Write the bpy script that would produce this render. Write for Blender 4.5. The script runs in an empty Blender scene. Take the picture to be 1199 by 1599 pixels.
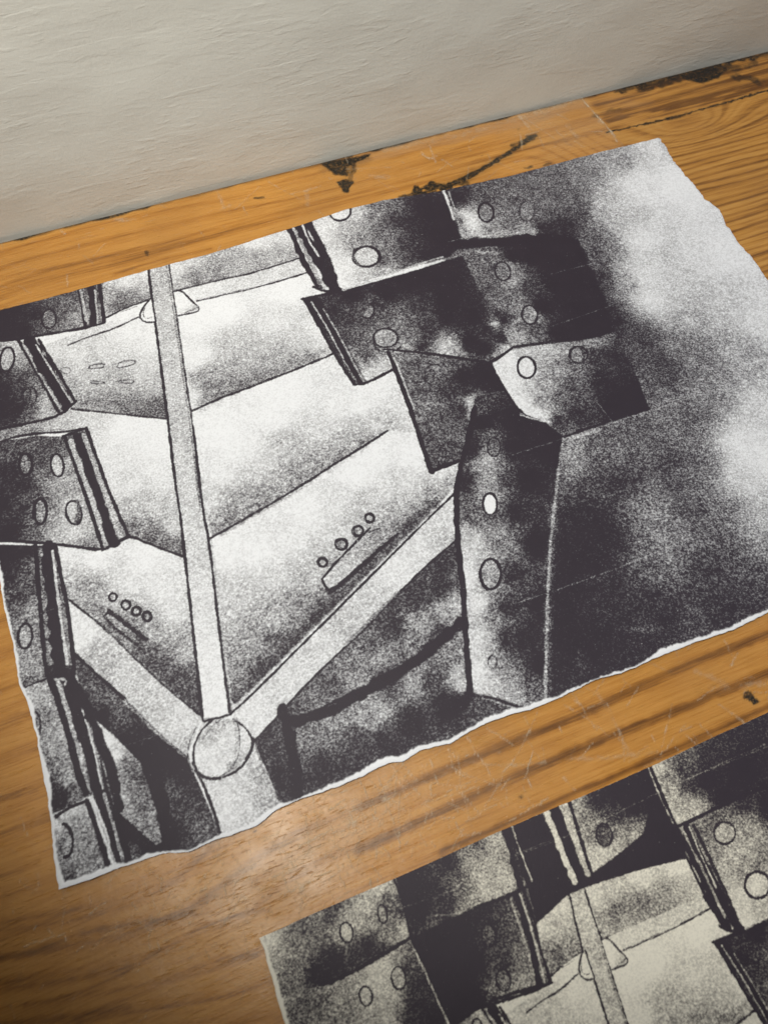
import bpy, math
import numpy as np
from mathutils import Matrix

# ------------------------------------------------------------------ camera, light, exposure
S = bpy.context.scene
COL = S.collection
CM = 0.01
IW, IH = 1199.0, 1599.0                      # the photograph's frame
CX, CY = IW/2, IH/2
VA = np.array([6530., -1252.]) - (CX, CY)    # vanishing point of the wall / table edge
VB = np.array([-564., -1850.]) - (CX, CY)    # vanishing point of the direction towards the wall
F = math.sqrt(-VA.dot(VB))
a1 = np.append(VA, F); a1 /= np.linalg.norm(a1)
a2 = np.append(VB, F); a2 /= np.linalg.norm(a2)
a3 = np.cross(a1, a2)
RT = np.stack([a1, a2, a3], 0)               # world <- camera (x right, y down, z forward)
HC = 48.0                                    # lens height over the table, cm

def _ray(px, py):
    r = np.stack([np.asarray(px, float)-CX, np.asarray(py, float)-CY, np.full(np.shape(px), F)], -1)
    w = r @ RT.T
    t = -HC/w[..., 2]
    return w[..., :2]*t[..., None]
ORG = _ray(0., 380.)
def P(px, py):                               # a traced point of the table plane, in cm
    return _ray(px, py) - ORG

cam = bpy.data.objects.new('camera', bpy.data.cameras.new('camera'))
COL.objects.link(cam)
R = RT
M = Matrix([[R[0][0], -R[0][1], -R[0][2], -ORG[0]*CM],
            [R[1][0], -R[1][1], -R[1][2], -ORG[1]*CM],
            [R[2][0], -R[2][1], -R[2][2], HC*CM],
            [0, 0, 0, 1]])
cam.matrix_world = M
cam.data.sensor_fit = 'VERTICAL'; cam.data.sensor_height = 36
cam.data.lens = F/IH*36
cam.data.clip_start = 0.01; cam.data.clip_end = 50
cam.data.dof.use_dof = True; cam.data.dof.focus_distance = 0.57; cam.data.dof.aperture_fstop = 9.5
S.camera = cam

W = bpy.data.worlds.new('World'); S.world = W; W.use_nodes = True
W.node_tree.nodes['Background'].inputs[0].default_value = (0.86, 0.93, 1.0, 1)
W.node_tree.nodes['Background'].inputs[1].default_value = 0.035

def aim(o, p):
    from mathutils import Vector
    d = Vector(p)-o.location
    o.rotation_euler = d.to_track_quat('-Z', 'Y').to_euler()
def spot(name, loc, target, power, col, size_deg, blend, radius):
    l = bpy.data.lights.new(name, 'SPOT'); l.energy = power; l.color = col
    l.spot_size = math.radians(size_deg); l.spot_blend = blend; l.shadow_soft_size = radius
    o = bpy.data.objects.new(name, l); COL.objects.link(o); o.location = loc; aim(o, target); return o
def area(name, loc, target, power, col, sx, sy):
    l = bpy.data.lights.new(name, 'AREA'); l.shape = 'RECTANGLE'; l.size = sx; l.size_y = sy
    l.energy = power; l.color = col
    o = bpy.data.objects.new(name, l); COL.objects.link(o); o.location = loc; aim(o, target); return o
spot('ceiling_lamp', (-0.045, -0.42, 1.10), (0.44, -0.09, 0), 28, (1.0, 0.97, 0.89), 64.4, 0.38, 0.07)
area('edge_shadow_fill', (-0.28, -0.15, 1.0), (0.15, -0.25, 0.0), 0.25, (1.0, 0.90, 0.72), 0.12, 0.12)  # added unseen lamp on the wall side, for thin shadows under sheet edges
spot('wall_fill', (-0.25, -0.65, 1.05), (0.12, 0, 0.50), 17, (1.0, 0.94, 0.80), 54, 0.9, 0.08)  # added unseen lamp, brightens the upper left of the wall
area('cool_side_fill', (1.45, -0.25, 0.85), (0.62, -0.2, 0), 2.3, (0.84, 0.86, 1.0), 0.6, 0.5)  # added cool fill for the right of the large print, no known window
S.view_settings.view_transform = 'Standard'; S.view_settings.look = 'None'
S.view_settings.exposure = 0.6; S.view_settings.gamma = 1.0; S.view_settings.use_curve_mapping = False

# ------------------------------------------------------------------ numeric helpers
def table_noise(seed):
    return np.random.RandomState(seed).rand(256, 256)
_TN = {}
def vn(x, y, seed=0):                        # smooth value noise, 0..1
    if seed not in _TN: _TN[seed] = table_noise(seed)
    T = _TN[seed]
    xi = np.floor(x).astype(int); yi = np.floor(y).astype(int)
    fx = x-xi; fy = y-yi
    fx = fx*fx*(3-2*fx); fy = fy*fy*(3-2*fy)
    x0 = xi & 255; x1 = (xi+1) & 255; y0 = yi & 255; y1 = (yi+1) & 255
    return (T[x0, y0]*(1-fx)+T[x1, y0]*fx)*(1-fy)+(T[x0, y1]*(1-fx)+T[x1, y1]*fx)*fy
def fbm(x, y, seed=0, octv=4, gain=.5):
    s = 0; a = 1; t = 0
    for i in range(octv):
        s = s+a*vn(x*2**i+17.3*i, y*2**i+9.1*i, seed+i); t += a; a *= gain
    return s/t
def sstep(a, b, x):
    t = np.clip((x-a)/(b-a), 0, 1); return t*t*(3-2*t)

SIM_A = 0.61616683+0.0112219617j             # the second print is the first one at 0.616 of its size
SIM_B = 14.13176518-55.5831917j
def to_master(p):                            # cm on the table (second print) -> cm of the drawing
    z = (p[..., 0]+1j*p[..., 1]-SIM_B)/SIM_A
    return np.stack([z.real, z.imag], -1)

class Painter:
    """paints a 0..1 density over scattered points; all coordinates in cm"""
    def __init__(s, X, Y, wob=.05, seed=3, k=1.0):
        s.X = X+(vn(X/.35, Y/.35, seed)-.5)*wob*2*k+(vn(X/.11, Y/.11, seed+5)-.5)*wob*1.2*k
        s.Y = Y+(vn(X/.35+50, Y/.35+9, seed+1)-.5)*wob*2*k+(vn(X/.11+50, Y/.11+9, seed+6)-.5)*wob*1.2*k
        s.D = np.zeros_like(X)
        s.T = lambda px, py: P(px, py)
        s.k = 1.0
    def pts(s, L):
        L = np.array(L, float); return s.T(L[:, 0], L[:, 1])
    def sc(s, L):                            # cm per traced pixel here
        c = np.mean(np.array(L, float)[:, :2], 0)
        q = s.T(np.array([c[0], c[0]+1, c[0]]), np.array([c[1], c[1], c[1]+1]))
        u = q[1]-q[0]; v = q[2]-q[0]
        return math.sqrt(abs(u[0]*v[1]-u[1]*v[0]))
    def sub(s, Q, m):
        lo = Q.min(0)-m; hi = Q.max(0)+m
        return np.nonzero((s.X > lo[0]) & (s.X < hi[0]) & (s.Y > lo[1]) & (s.Y < hi[1]))[0]
    @staticmethod
    def segdist(x, y, a, b):
        d = b-a; L = d.dot(d)+1e-12
        t = np.clip(((x-a[0])*d[0]+(y-a[1])*d[1])/L, 0, 1)
        return np.hypot(x-a[0]-t*d[0], y-a[1]-t*d[1]), t
    def stroke(s, L, w, d=1.0, soft=.6, amt=1.0, close=False, rough=.35):
        Q = s.pts(L); k = s.sc(L); w = w*k*1.12+.012; soft = max(soft*k*.8, .012)
        if close: Q = np.vstack([Q, Q[:1]])
        if len(Q) > 2 and not close:         # soften corners of long traced curves
            Q = np.vstack([Q[:1]]+[np.stack([Q[i]*.75+Q[i+1]*.25, Q[i]*.25+Q[i+1]*.75]) for i in range(len(Q)-1)]+[Q[-1:]])
        I = s.sub(Q, w+soft*3)
        if not len(I): return
        x = s.X[I]; y = s.Y[I]; D = np.full(len(I), 1e9)
        for i in range(len(Q)-1):
            D = np.minimum(D, s.segdist(x, y, Q[i], Q[i+1])[0])
        ww = w/2*(1+rough*(vn(x/.5, y/.5, 21)-.5)*2)
        m = np.clip((1-sstep(-soft, soft, D-ww))*amt*(1.05-.35*rough*vn(x/.3, y/.3, 22)), 0, 1)
        s.D[I] = s.D[I]*(1-m)+d*m
    def inside(s, x, y, Q):
        c = np.zeros(len(x), bool); n = len(Q)
        for i in range(n):
            a = Q[i]; b = Q[(i+1) % n]
            if a[1] == b[1]: continue
            k = ((a[1] > y) != (b[1] > y)) & (x < (b[0]-a[0])*(y-a[1])/(b[1]-a[1])+a[0])
            c ^= k
        return c
    def shade(s, L, tones, feather=1.2, amt=1.0, sm=9, pw=1.7):
        Q = s.pts(L); k = s.sc(L); f = feather*k
        I = s.sub(Q, f*1.5)
        if not len(I): return
        x = s.X[I]; y = s.Y[I]
        dist = np.full(len(I), 1e9)
        for i in range(len(Q)):
            dist = np.minimum(dist, s.segdist(x, y, Q[i], Q[(i+1) % len(Q)])[0])
        sd = np.where(s.inside(x, y, Q), dist, -dist)
        m = sstep(-f, f, sd)*amt
        if not isinstance(tones, (list, tuple)): v = tones
        else:
            TP = s.pts([t[:2] for t in tones]); num = 0; den = 0; r2 = (sm*k)**2
            for q, t in zip(TP, tones):
                w = 1/((x-q[0])**2+(y-q[1])**2+r2)**pw
                num = num+w*t[2]; den = den+w
            v = num/den
        s.D[I] = s.D[I]*(1-m)+v*m
    def blob(s, cx, cy, rx, ry, d, amt=1.0, ang=0):
        th = np.linspace(0, 2*math.pi, 17)[:-1]
        ca, sa = math.cos(ang), math.sin(ang)
        c = s.T(np.array([cx]), np.array([cy]))[0]
        e = s.T(np.array([cx+rx*ca, cx-ry*sa]), np.array([cy+rx*sa, cy+ry*ca]))-c
        Mi = np.linalg.inv(e.T)
        R_ = 2.2*max(np.linalg.norm(e[0]), np.linalg.norm(e[1]))
        I = s.sub(c[None], R_)
        if not len(I): return
        q = Mi @ np.stack([s.X[I]-c[0], s.Y[I]-c[1]])
        m = np.exp(-(q[0]**2+q[1]**2)*1.3)*amt
        s.D[I] = s.D[I]*(1-m)+d*m
    def ring(s, cx, cy, rx, ry, w, d=.95, ang=0, inner=None, a0=0, a1=360, soft=.6, amt=1):
        th = np.radians(np.linspace(a0, a1, 20)); ca, sa = math.cos(ang), math.sin(ang)
        L = [(cx+rx*math.cos(t)*ca-ry*math.sin(t)*sa, cy+rx*math.cos(t)*sa+ry*math.sin(t)*ca) for t in th]
        if inner is not None: s.shade(L, inner, 2)
        s.stroke(L, w, d, soft, amt)

# ------------------------------------------------------------------ the drawing
def draw_master(p):
    sh, st, ri, bl = p.shade, p.stroke, p.ring, p.blob
    # dark ground at the right and lower right
    sh([(690,270),(860,225),(1028,200),(1600,700),(1560,1100),(700,1200),(715,850),(700,600)],
       [(1028,230,.2),(960,250,.48),(900,262,.62),(850,285,.7),(1000,290,.12),(1060,290,.05),(950,330,.32),(900,330,.78),(870,350,.92),
        (930,390,.72),(940,440,.88),(950,500,.92),(975,440,.45),(1000,430,.15),(1020,470,.15),(1010,380,.12),(1050,470,.28),(1040,400,.28),(1090,400,.14),
        (1130,400,.08),(1140,480,.26),(1075,500,.4),(1060,540,.6),(1000,530,.82),(1030,570,.82),(1100,560,.62),(1150,560,.42),(1190,500,.15),(1170,640,.2),
        (1160,700,.12),(1150,745,.2),(1195,720,.08),(1120,620,.55),(1080,650,.68),(1000,680,.72),(930,700,.68),(890,700,.5),(960,760,.84),(1050,740,.78),(1038,835,.6),
        (1025,800,.55),(1080,800,.78),(930,830,.95),(910,900,.96),(1030,880,.7),(1100,900,.86),(1140,860,.75),(1180,830,.5),(1000,950,.9),(900,1000,.97),
        (950,950,.9),(870,1060,.92),(1150,950,.88),(1190,920,.8),(1195,810,.3),(1100,730,.68),(1120,790,.62),(1300,800,.35),(1300,620,.1),(1400,900,.3),(1500,850,.1)], 3, sm=19, pw=2)
    for q in [(1000,985,30,6,.7),(1040,870,12,30,.45),(935,905,30,10,.8),(1090,955,26,8,.72),(905,1040,14,24,.8),(980,905,14,26,.8)]:
        bl(q[0], q[1], q[2], q[3], q[4], .6)
    # pale panels between the blades
    sh([(263,360),(470,300),(530,560),(640,560),(720,760),(360,1118),(318,1120),(233,425)], .06, 2)
    sh([(262,330),(440,280),(471,405),(400,427),(284,453),(271,458)],
       [(275,425,.2),(310,434,.55),(345,425,.5),(380,415,.4),(450,398,.4),(300,410,.25),(400,375,.12),(455,365,.2),(400,410,.45),(440,300,.2),(290,360,.2)], 1.2)
    sh([(284,453),(400,427),(471,405),(482,428),(400,452),(308,472)], [(300,462,.12),(400,440,.2),(460,420,.22)], 1)
    sh([(280,495),(308,472),(400,452),(482,428),(524,553),(467,577),(400,603),(337,627),(302,643)],
       [(350,490,.03),(450,455,.04),(308,560,.06),(325,590,.45),(330,612,.6),(355,605,.6),(375,575,.45),(400,590,.5),(440,565,.45),(470,560,.45),(400,545,.35),
        (500,545,.2),(460,530,.3),(480,500,.2),(360,540,.28),(305,620,.1),(310,500,.03),(420,510,.15),(515,520,.08)], 1.5)
    sh([(302,643),(337,627),(400,603),(467,577),(524,553),(548,606),(612,580),(655,680),(605,675),(550,710),(517,730),(477,757),(400,803),(330,842)],
       [(350,680,.02),(450,620,.03),(560,640,.05),(520,640,.08),(345,815,.5),(330,790,.2),(390,790,.5),(365,800,.55),(420,765,.45),(480,735,.45),(540,690,.4),(600,660,.3),
        (400,735,.2),(340,740,.1),(560,665,.28),(625,630,.15),(500,660,.22),(450,700,.3),(380,700,.06),(590,600,.06),(470,745,.5),(430,650,.04)], 2)
    sh([(330,842),(400,803),(477,757),(517,730),(605,675),(655,680),(672,738),(718,722),(712,770),(673,808),(617,863),(550,930),(480,1000),(400,1080),(362,1115),(343,983)],
       [(345,870,.05),(400,860,.05),(480,800,.05),(560,740,.03),(640,715,.04),(600,770,.22),(630,750,.2),(450,1008,.85),(408,1048,.85),(378,1082,.7),(500,955,.85),(560,895,.7),
        (600,858,.6),(645,815,.6),(685,778,.5),(702,752,.4),(690,740,.12),(350,1050,.45),(352,980,.35),(345,920,.22),(420,960,.4),(480,900,.3),(540,840,.22),(430,900,.2),(390,1000,.5),
        (450,850,.12),(520,790,.15),(580,720,.04),(560,800,.3),(620,800,.4),(380,930,.25),(470,950,.5)], 2)
    st([(366,1106),(406,1068),(485,990),(555,922),(620,858),(675,803),(708,768)], 5, .12, 2, .8)
    # rubbed bands that darken towards each fold
    for L, wd, d, so, am in [([(318,632),(350,615),(400,592),(450,572),(505,552)],12,.62,11,.6), ([(322,600),(380,575),(430,560)],22,.4,18,.35), ([(345,826),(400,792),(460,758),(520,722),(580,684)],12,.6,11,.65),
                             ([(350,800),(420,760),(500,715),(570,675)],22,.42,20,.45), ([(372,1090),(405,1052),(480,980),(550,908),(610,850),(680,785)],13,.85,9,.75), ([(365,1070),(400,1030),(470,965),(540,890),(600,835)],24,.5,18,.45),
                             ([(285,437),(340,424),(400,410),(455,398)],10,.5,10,.5)]:
        st(L, wd, d, so, am, rough=.5)
    st([(366,1109),(406,1071),(485,993),(555,925),(620,861),(675,806),(706,772)], 4, .12, 1.6, .7)
    # port bars and studs
    sh([(502,905),(592,825),(606,838),(517,926)], [(520,908,.25),(590,838,.45)], 1)
    st([(578,826),(502,903),(506,915),(516,926),(560,888),(612,842)], 3, 1, .8, 1)
    st([(516,927),(560,890),(620,836)], 5, 1, 2, .9)
    for x, y, r in [(504,880,7),(533,852,9),(559,831,8),(577,811,7)]:
        ri(x, y, r, r*.95, 3.4, 1, inner=.45); st([(x-4, y+r+2), (x+1, y+r+12)], 1.5, .5, .8, .8)
        st([(x-8, y-2), (x-6, y+14)], 1.2, .45, .8, .6)
    st([(575,833),(592,827)], 2, .8)
    # left panels
    sh([(150,400),(233,380),(240,470),(197,483),(163,500),(158,450)],
       [(200,440,.15),(200,467,.65),(185,477,.7),(225,455,.35),(170,470,.4),(165,495,.3),(235,430,.12),(215,465,.55)], 1)
    sh([(60,545),(165,505),(218,497),(240,505),(247,533),(263,657),(187,648),(113,640),(90,590)],
       [(200,520,.07),(150,560,.3),(125,600,.35),(200,632,.62),(240,645,.7),(150,628,.5),(230,565,.18),(235,530,.1),(180,600,.4),(120,560,.15),(100,570,.3),(225,600,.35),(170,545,.2)], 1.5)
    sh([(113,640),(187,648),(263,657),(282,800),(290,872),(240,853),(200,838),(137,670),(0,690),(0,665)],
       [(200,668,.04),(185,720,.12),(215,790,.3),(218,828,.6),(245,840,.72),(275,858,.6),(262,740,.12),(250,790,.25),(250,690,.05),(150,655,.2),(100,668,.3),(40,678,.55),(200,760,.15),(275,820,.25)], 1.5)
    sh([(88,852),(163,862),(202,840),(240,853),(290,873),(302,980),(317,1120),(267,1080),(217,1033),(167,983),(108,937)],
       [(230,870,.05),(150,875,.06),(112,870,.1),(118,920,.45),(135,918,.5),(155,950,.5),(215,1005,.6),(250,1042,.8),(288,1082,.8),(292,1020,.35),(272,960,.15),(250,920,.12),
        (170,945,.35),(200,910,.15),(265,1000,.45),(240,990,.4),(110,895,.3),(235,1020,.75),(190,980,.6),(280,1060,.8)], 1.5)
    st([(108,940),(167,985),(217,1035),(267,1082),(312,1116)], 4, .1, 2, .6)
    sh([(168,955),(230,1000),(226,1014),(160,968)], [(175,965,.3),(225,1005,.75)], 1)
    st([(226,1000),(172,955),(162,967),(228,1018)], 3, 1, 1, 1); st([(172,955),(230,1000)], 5, 1, 1.5, .9)
    for x, y, r in [(178,934,6),(198,946,7),(214,956,7),(231,964,7)]: ri(x, y, r*.95, r, 3.4, 1, inner=.4)
    for q in [((140,577),(143,572),(165,569),(161,577),(140,577)), ((184,575),(187,567),(211,563),(213,570),(190,576),(184,575)),
              ((142,596),(165,598),(163,601),(145,601),(142,596)), ((181,597),(197,600),(210,600),(209,594),(185,596))]:
        st(q, 1.7, .8, .8, .9)
    ri(104, 580, 8, 5, 1.5, .6)
    for L, wd, d, so, am in [([(135,628),(190,636),(255,643)],10,.65,10,.6), ([(208,826),(240,838),(282,856)],10,.65,10,.6), ([(140,945),(200,990),(255,1040),(300,1085)],12,.65,10,.5)]:
        st(L, wd, d, so, am, rough=.5)
    # lower arms
    sh([(108,937),(167,983),(217,1033),(267,1080),(318,1120),(305,1150),(293,1183),(250,1147),(197,1093),(167,1067),(118,1022)],
       [(130,990,.1),(120,960,.15),(160,1020,.3),(200,1050,.22),(240,1100,.25),(280,1130,.2),(290,1165,.3),(180,1040,.35)], 1)
    sh([(707,773),(673,807),(617,863),(550,930),(480,1000),(400,1080),(362,1115),(395,1160),(443,1110),(483,1065),(533,1017),(560,993),(617,933),(667,883),(716,840)],
       [(690,810,.2),(640,860,.15),(580,930,.25),(500,1010,.2),(440,1080,.2),(390,1120,.15),(600,890,.12),(700,840,.3),(540,980,.3)], 1)
    # dark web at lower right of the joint
    sh([(716,842),(667,883),(617,933),(560,993),(533,1017),(483,1065),(443,1110),(398,1158),(440,1300),(860,1130),(845,1095),(735,1085),(722,960)],
       [(640,1000,.62),(600,1030,.55),(550,1062,.5),(655,975,.5),(685,920,.88),(700,890,.88),(650,935,.85),(610,980,.85),(575,1010,.7),(490,1100,.62),(590,1112,.45),(570,1125,.5),(640,1070,.55),
        (700,1020,.55),(560,1150,.85),(480,1150,.62),(640,1130,.95),(700,1100,.97),(500,1200,.92),(530,1133,.55),(475,1190,.75),(713,950,.35),(716,985,.5),(720,1060,.3),
        (700,955,.45),(690,990,.85),(610,1060,.9),(660,1030,.6),(420,1170,.85),(430,1210,.95),(560,1190,.85),(600,1160,.9),(760,1100,.8),(800,1110,.75),(680,1060,.8),
        (520,1070,.75),(460,1110,.75),(540,1040,.6),(715,900,.7)], 1.4, sm=6)
    st([(722,972),(680,1005),(640,1040),(600,1064),(560,1086),(510,1112),(450,1130)], 15, 1, 2.5)
    st([(441,1108),(452,1150),(462,1200),(467,1246)], 15, 1, 2.5)
    st([(735,1085),(715,1110),(690,1120)], 14, 1, 5, .8)
    # foot of the post
    sh([(305,1190),(325,1240),(347,1300),(347,1330),(445,1290),(438,1255),(420,1210),(397,1160),(350,1180)],
       [(330,1225,.2),(350,1240,.15),(370,1260,.18),(380,1220,.2),(400,1210,.4),(415,1240,.35),(400,1180,.25),(430,1255,.4),(390,1280,.25),(355,1285,.15)], 1)
    st([(407,1155),(420,1195),(436,1250)], 3, .8, 1.5, .8); st([(400,1165),(414,1210)], 2, .5, 1)
    # dark wedge at lower left
    sh([(75,1060),(118,1022),(167,1067),(197,1093),(250,1147),(293,1183),(345,1300),(345,1340),(200,1370),(130,1200),(110,1110)],
       [(128,1062,.8),(145,1072,.7),(165,1085,.75),(185,1105,.7),(200,1125,.8),(215,1145,.95),(130,1090,1),(160,1120,1),(200,1160,1),(235,1180,1),(270,1190,1),(290,1210,.97),
        (270,1235,.8),(300,1270,.78),(320,1290,.7),(280,1270,.85),(265,1300,1),(240,1230,1),(150,1090,.78),(300,1240,.85),(310,1215,.9)], 1.2, sm=6)
    st([(196,1094),(250,1147),(293,1183)], 5, .3, 2, .7)
    sh([(143,1118),(180,1150),(220,1190),(238,1240),(260,1312),(245,1320),(205,1285),(180,1262),(163,1195),(150,1150)],
       [(150,1130,.12),(165,1155,.06),(180,1180,.1),(190,1165,.25),(210,1200,.72),(200,1190,.6),(190,1215,.45),(215,1240,.62),(200,1255,.42),(230,1265,.6),(240,1300,.55),(190,1250,.3),(225,1215,.75)], 1.6, sm=7)
    st([(238,1190),(250,1240),(264,1300),(272,1340)], 19, 1, 3)
    sh([(178,1262),(205,1285),(250,1330),(210,1370),(195,1320)], [(190,1280,1),(230,1325,1),(208,1335,.7),(215,1300,1)], 1)
    # strut
    LS = [(225,330),(233,425),(240,480),(247,533),(263,657),(275,760),(282,800),(290,873),(302,980),(317,1120)]
    RS = [(253,330),(265,417),(277,497),(290,587),(302,667),(312,750),(318,800),(328,847),(343,983),(360,1113)]
    sh(LS+RS[::-1], [(250,440,.35),(258,500,.3),(270,600,.28),(280,680,.3),(292,780,.25),(305,870,.22),(320,960,.15),(330,1040,.1),(338,1100,.06),(300,720,.25)], 1)
    st(LS, 3.3, .97, .8); st(RS[:6], 2.4, .8, .8); st(RS[4:], 3.3, .97, .8)
    st([(x-4, y) for x, y in RS[:7]], 1.5, .65, 1, .8)
    st([(x+4, y) for x, y in RS[5:]], 3, .3, 2, .6)
    sh([(272,457),(283,454),(302,474),(313,484),(308,490),(279,496)], [(285,475,.04),(305,486,.3)], .8)
    st([(270,458),(283,454),(300,472),(313,483),(309,489),(279,495)], 2.2, .95, .7); st([(290,490),(306,484),(310,480)], 1.3, .6)
    sh([(237,467),(226,480),(218,497),(226,505),(243,505)], [(230,490,.08)], .8)
    st([(237,467),(226,480),(218,496),(226,505),(243,505)], 2.2, .95, .7); st([(227,482),(224,495),(230,500),(238,497)], 1.3, .6)
    st([(283,454),(340,440),(400,427),(471,404)], 2.2, .9, .7); st([(308,472),(400,451),(440,440),(482,427)], 2.2, .9, .7)
    st([(313,470),(400,450)], 1.4, .5); st([(400,423),(471,400)], 1.2, .5)
    st([(233,470),(197,483),(163,500)], 2, .9, .7); st([(217,497),(180,515),(133,530),(108,541)], 2, .85, .8)
    st([(215,480),(190,489)], 1.2, .5)
    # panel lines
    st([(302,643),(337,627),(400,603),(467,577),(524,553)], 3, .92, 1); st([(330,842),(400,803),(477,757),(517,730),(550,710),(605,675)], 3, .95, 1)
    st([(345,838),(400,806),(480,760)], 3, .6, 3, .6)
    st([(113,640),(187,648),(263,656)], 2.5, .9, .8); st([(202,838),(240,853),(290,872)], 3.2, .97, .8)
    st([(108,937),(167,983),(217,1033),(267,1080),(316,1119)], 2.8, .93, .9); st([(160,975),(220,1033),(280,1088)], 3, .6, 2, .7)
    st([(118,1022),(167,1067),(197,1093)], 4, 1, .9); st([(197,1093),(250,1147),(297,1186)], 2, .7, .9)
    st([(709,772),(673,807),(617,863),(550,930),(480,1000),(400,1080),(362,1115)], 2.8, .97, .8)
    st([(716,842),(667,883),(617,933),(560,993),(533,1017),(483,1065),(443,1110),(396,1160)], 2.8, .95, .8)
    st([(540,1008),(620,927)], 5, .6, 2, .7); st([(303,1193),(325,1240),(346,1300)], 4, .97, .9)
    # joint
    C = [(320,1122),(310,1145),(301,1175),(303,1205),(320,1217),(350,1216),(372,1205),(388,1185),(395,1160),(385,1140),(368,1125),(345,1121)]
    sh(C, [(330,1150,.28),(330,1180,.12),(345,1200,.12),(350,1160,.15),(360,1180,.2),(375,1150,.12),(385,1170,.2),(365,1200,.45),(340,1130,.35)], 1)
    st([(332,1125),(312,1145),(302,1172),(305,1203),(325,1216),(350,1215),(375,1202),(392,1180),(397,1158),(385,1138),(365,1123)], 2.4, .95, .8)
    st([(370,1122),(376,1150),(374,1180),(362,1203),(345,1213)], 1.6, .7, 1); st([(366,1122),(372,1150),(368,1185)], 4, .45, 2, .6)
    st([(308,1135),(296,1160),(294,1185),(302,1205)], 1.8, .7, 1); st([(352,1120),(334,1132),(318,1155)], 1.5, .5, 1)
    st([(317,1118),(318,1128),(330,1124),(345,1121),(362,1116)], 2.4, .97, .8)
    st([(306,1204),(322,1217),(345,1217)], 3.4, 1, .8); st([(385,1186),(394,1170),(397,1155)], 3.4, .95, .8)
    # ------- left blades
    sh([(-190,430),(160,380),(163,505),(130,515),(40,530),(-190,560)],
       [(-100,500,1),(0,510,1),(40,520,1),(20,480,1),(60,490,.93),(80,478,.8),(90,500,.75),(110,470,.7),(120,500,.5),(105,505,.6),(62,518,.75),(100,485,.72),(110,420,.7)], 1)
    st([(100,380),(117,420),(126,458),(135,512)], 3.4, 1, .8); st([(127,455),(136,503)], 3, .25, 1, .8); st([(126,400),(146,460),(149,507)], 10, 1, 1.2)
    st([(150,455),(154,507)], 2.2, .2, 1, .8); st([(143,380),(157,447),(164,505)], 4, 1, .8); st([(164,506),(135,514),(110,518),(40,530),(-60,545)], 3.5, 1, 1)
    ri(78, 500, 11, 15, 2.2, .98, inner=.65)
    sh([(-190,590),(0,536),(62,533),(90,580),(120,630),(97,650),(0,673),(-190,720)],
       [(-100,600,.9),(15,545,.35),(5,585,.9),(10,610,.98),(30,640,.98),(0,640,1),(60,600,.62),(70,632,.35),(80,645,.3),(38,560,.5),(45,590,.75),(90,640,.5),(30,600,.85),(50,640,.75),(0,545,.5),(28,550,.3)], 1)
    st([(30,533),(60,585),(93,645)], 3.6, 1, .8); st([(38,540),(66,590),(95,638)], 3, .35, 1.2, .8); st([(50,535),(75,582),(106,633)], 15, 1, 1.4)
    st([(58,540),(85,585),(113,630)], 2, .15, .8, .85); st([(62,532),(92,582),(119,629)], 3.6, 1, .8); st([(120,628),(97,650),(50,662),(0,673)], 3.4, 1, .8)
    ri(13, 563, 11, 19, 2.8, 1, inner=.4, ang=.15); ri(48, 620, 11, 14, 2, .9); ri(42, 618, 8, 12, 2, .9)
    st([(0,693),(30,683),(60,678),(105,676),(130,671)], 3, .97, 1.2); st([(0,686),(50,675),(100,672)], 2, .6, 1, .7)
    sh([(-190,740),(0,692),(60,682),(103,684),(137,671),(165,745),(202,840),(163,862),(90,852),(0,848),(-190,830)],
       [(-100,780,1),(88,698,.8),(60,715,.78),(100,700,.7),(90,760,.42),(110,790,.35),(72,790,.6),(40,760,.92),(20,740,.95),(0,790,1),(20,830,1),(55,838,.72),(85,838,.4),(120,835,.25),
        (140,850,.5),(50,700,.8),(30,800,.9),(50,780,.8),(70,740,.65),(105,730,.45),(110,815,.3),(85,810,.5),(20,710,.75)], 1)
    st([(103,684),(118,725),(135,775),(150,820),(162,860)], 4.5, 1, .9); st([(112,690),(140,765),(160,820),(172,850)], 7, .3, 1.5, .85)
    st([(122,682),(145,745),(165,805),(180,850)], 12, 1, 1.5); st([(132,680),(155,745),(178,805),(192,845)], 6, .35, 1.4, .85)
    st([(136,670),(152,715),(170,765),(186,803),(202,838)], 4, 1, .8); st([(203,839),(180,850),(163,861),(120,855),(90,851),(0,845)], 4, 1, 1)
    st([(100,683),(136,670)], 4, 1, 1)
    ri(91, 728, 10, 18, 3, 1, inner=.3, ang=-.15); ri(117, 802, 12, 19, 2.6, 1, inner=.32, ang=-.2); st([(122,785),(126,800),(120,818)], 5, .8, 1.5, .8)
    ri(65, 800, 10, 20, 4, 1, inner=.5); ri(42, 727, 10, 17, 3.4, 1, inner=.6)
    sh([(-190,850),(57,853),(90,853),(110,960),(118,1050),(80,1062),(40,1078),(-30,1095)],
       [(0,870,1),(20,865,1),(15,900,.95),(40,900,.72),(30,930,.8),(45,980,.6),(50,1025,.5),(60,1045,.45),(22,960,.72),(60,890,.6),(55,960,.5),(30,1030,.45),(45,1066,.8),(35,1055,.4),(40,860,.95),(25,990,.6)], 1)
    st([(57,853),(62,910),(68,980),(76,1055)], 6, 1, 1.2); st([(66,860),(70,920),(80,1050)], 5, .6, 1.5, .8); st([(76,855),(84,930),(90,990),(97,1052)], 17, 1, 1.5)
    st([(84,862),(92,930),(100,990),(108,1045)], 3.5, .2, 1, .9); st([(88,853),(97,900),(106,940),(112,985),(118,1048)], 5, 1, 1)
    sh([(72,1040),(118,1040),(120,1053),(78,1064)], 1, 2, .8)
    ri(42, 995, 11, 20, 3, 1, inner=.45, ang=.1); ri(35, 893, 12, 18, 2, .85); st([(78,1060),(40,1077)], 3.5, 1, 1)
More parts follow.
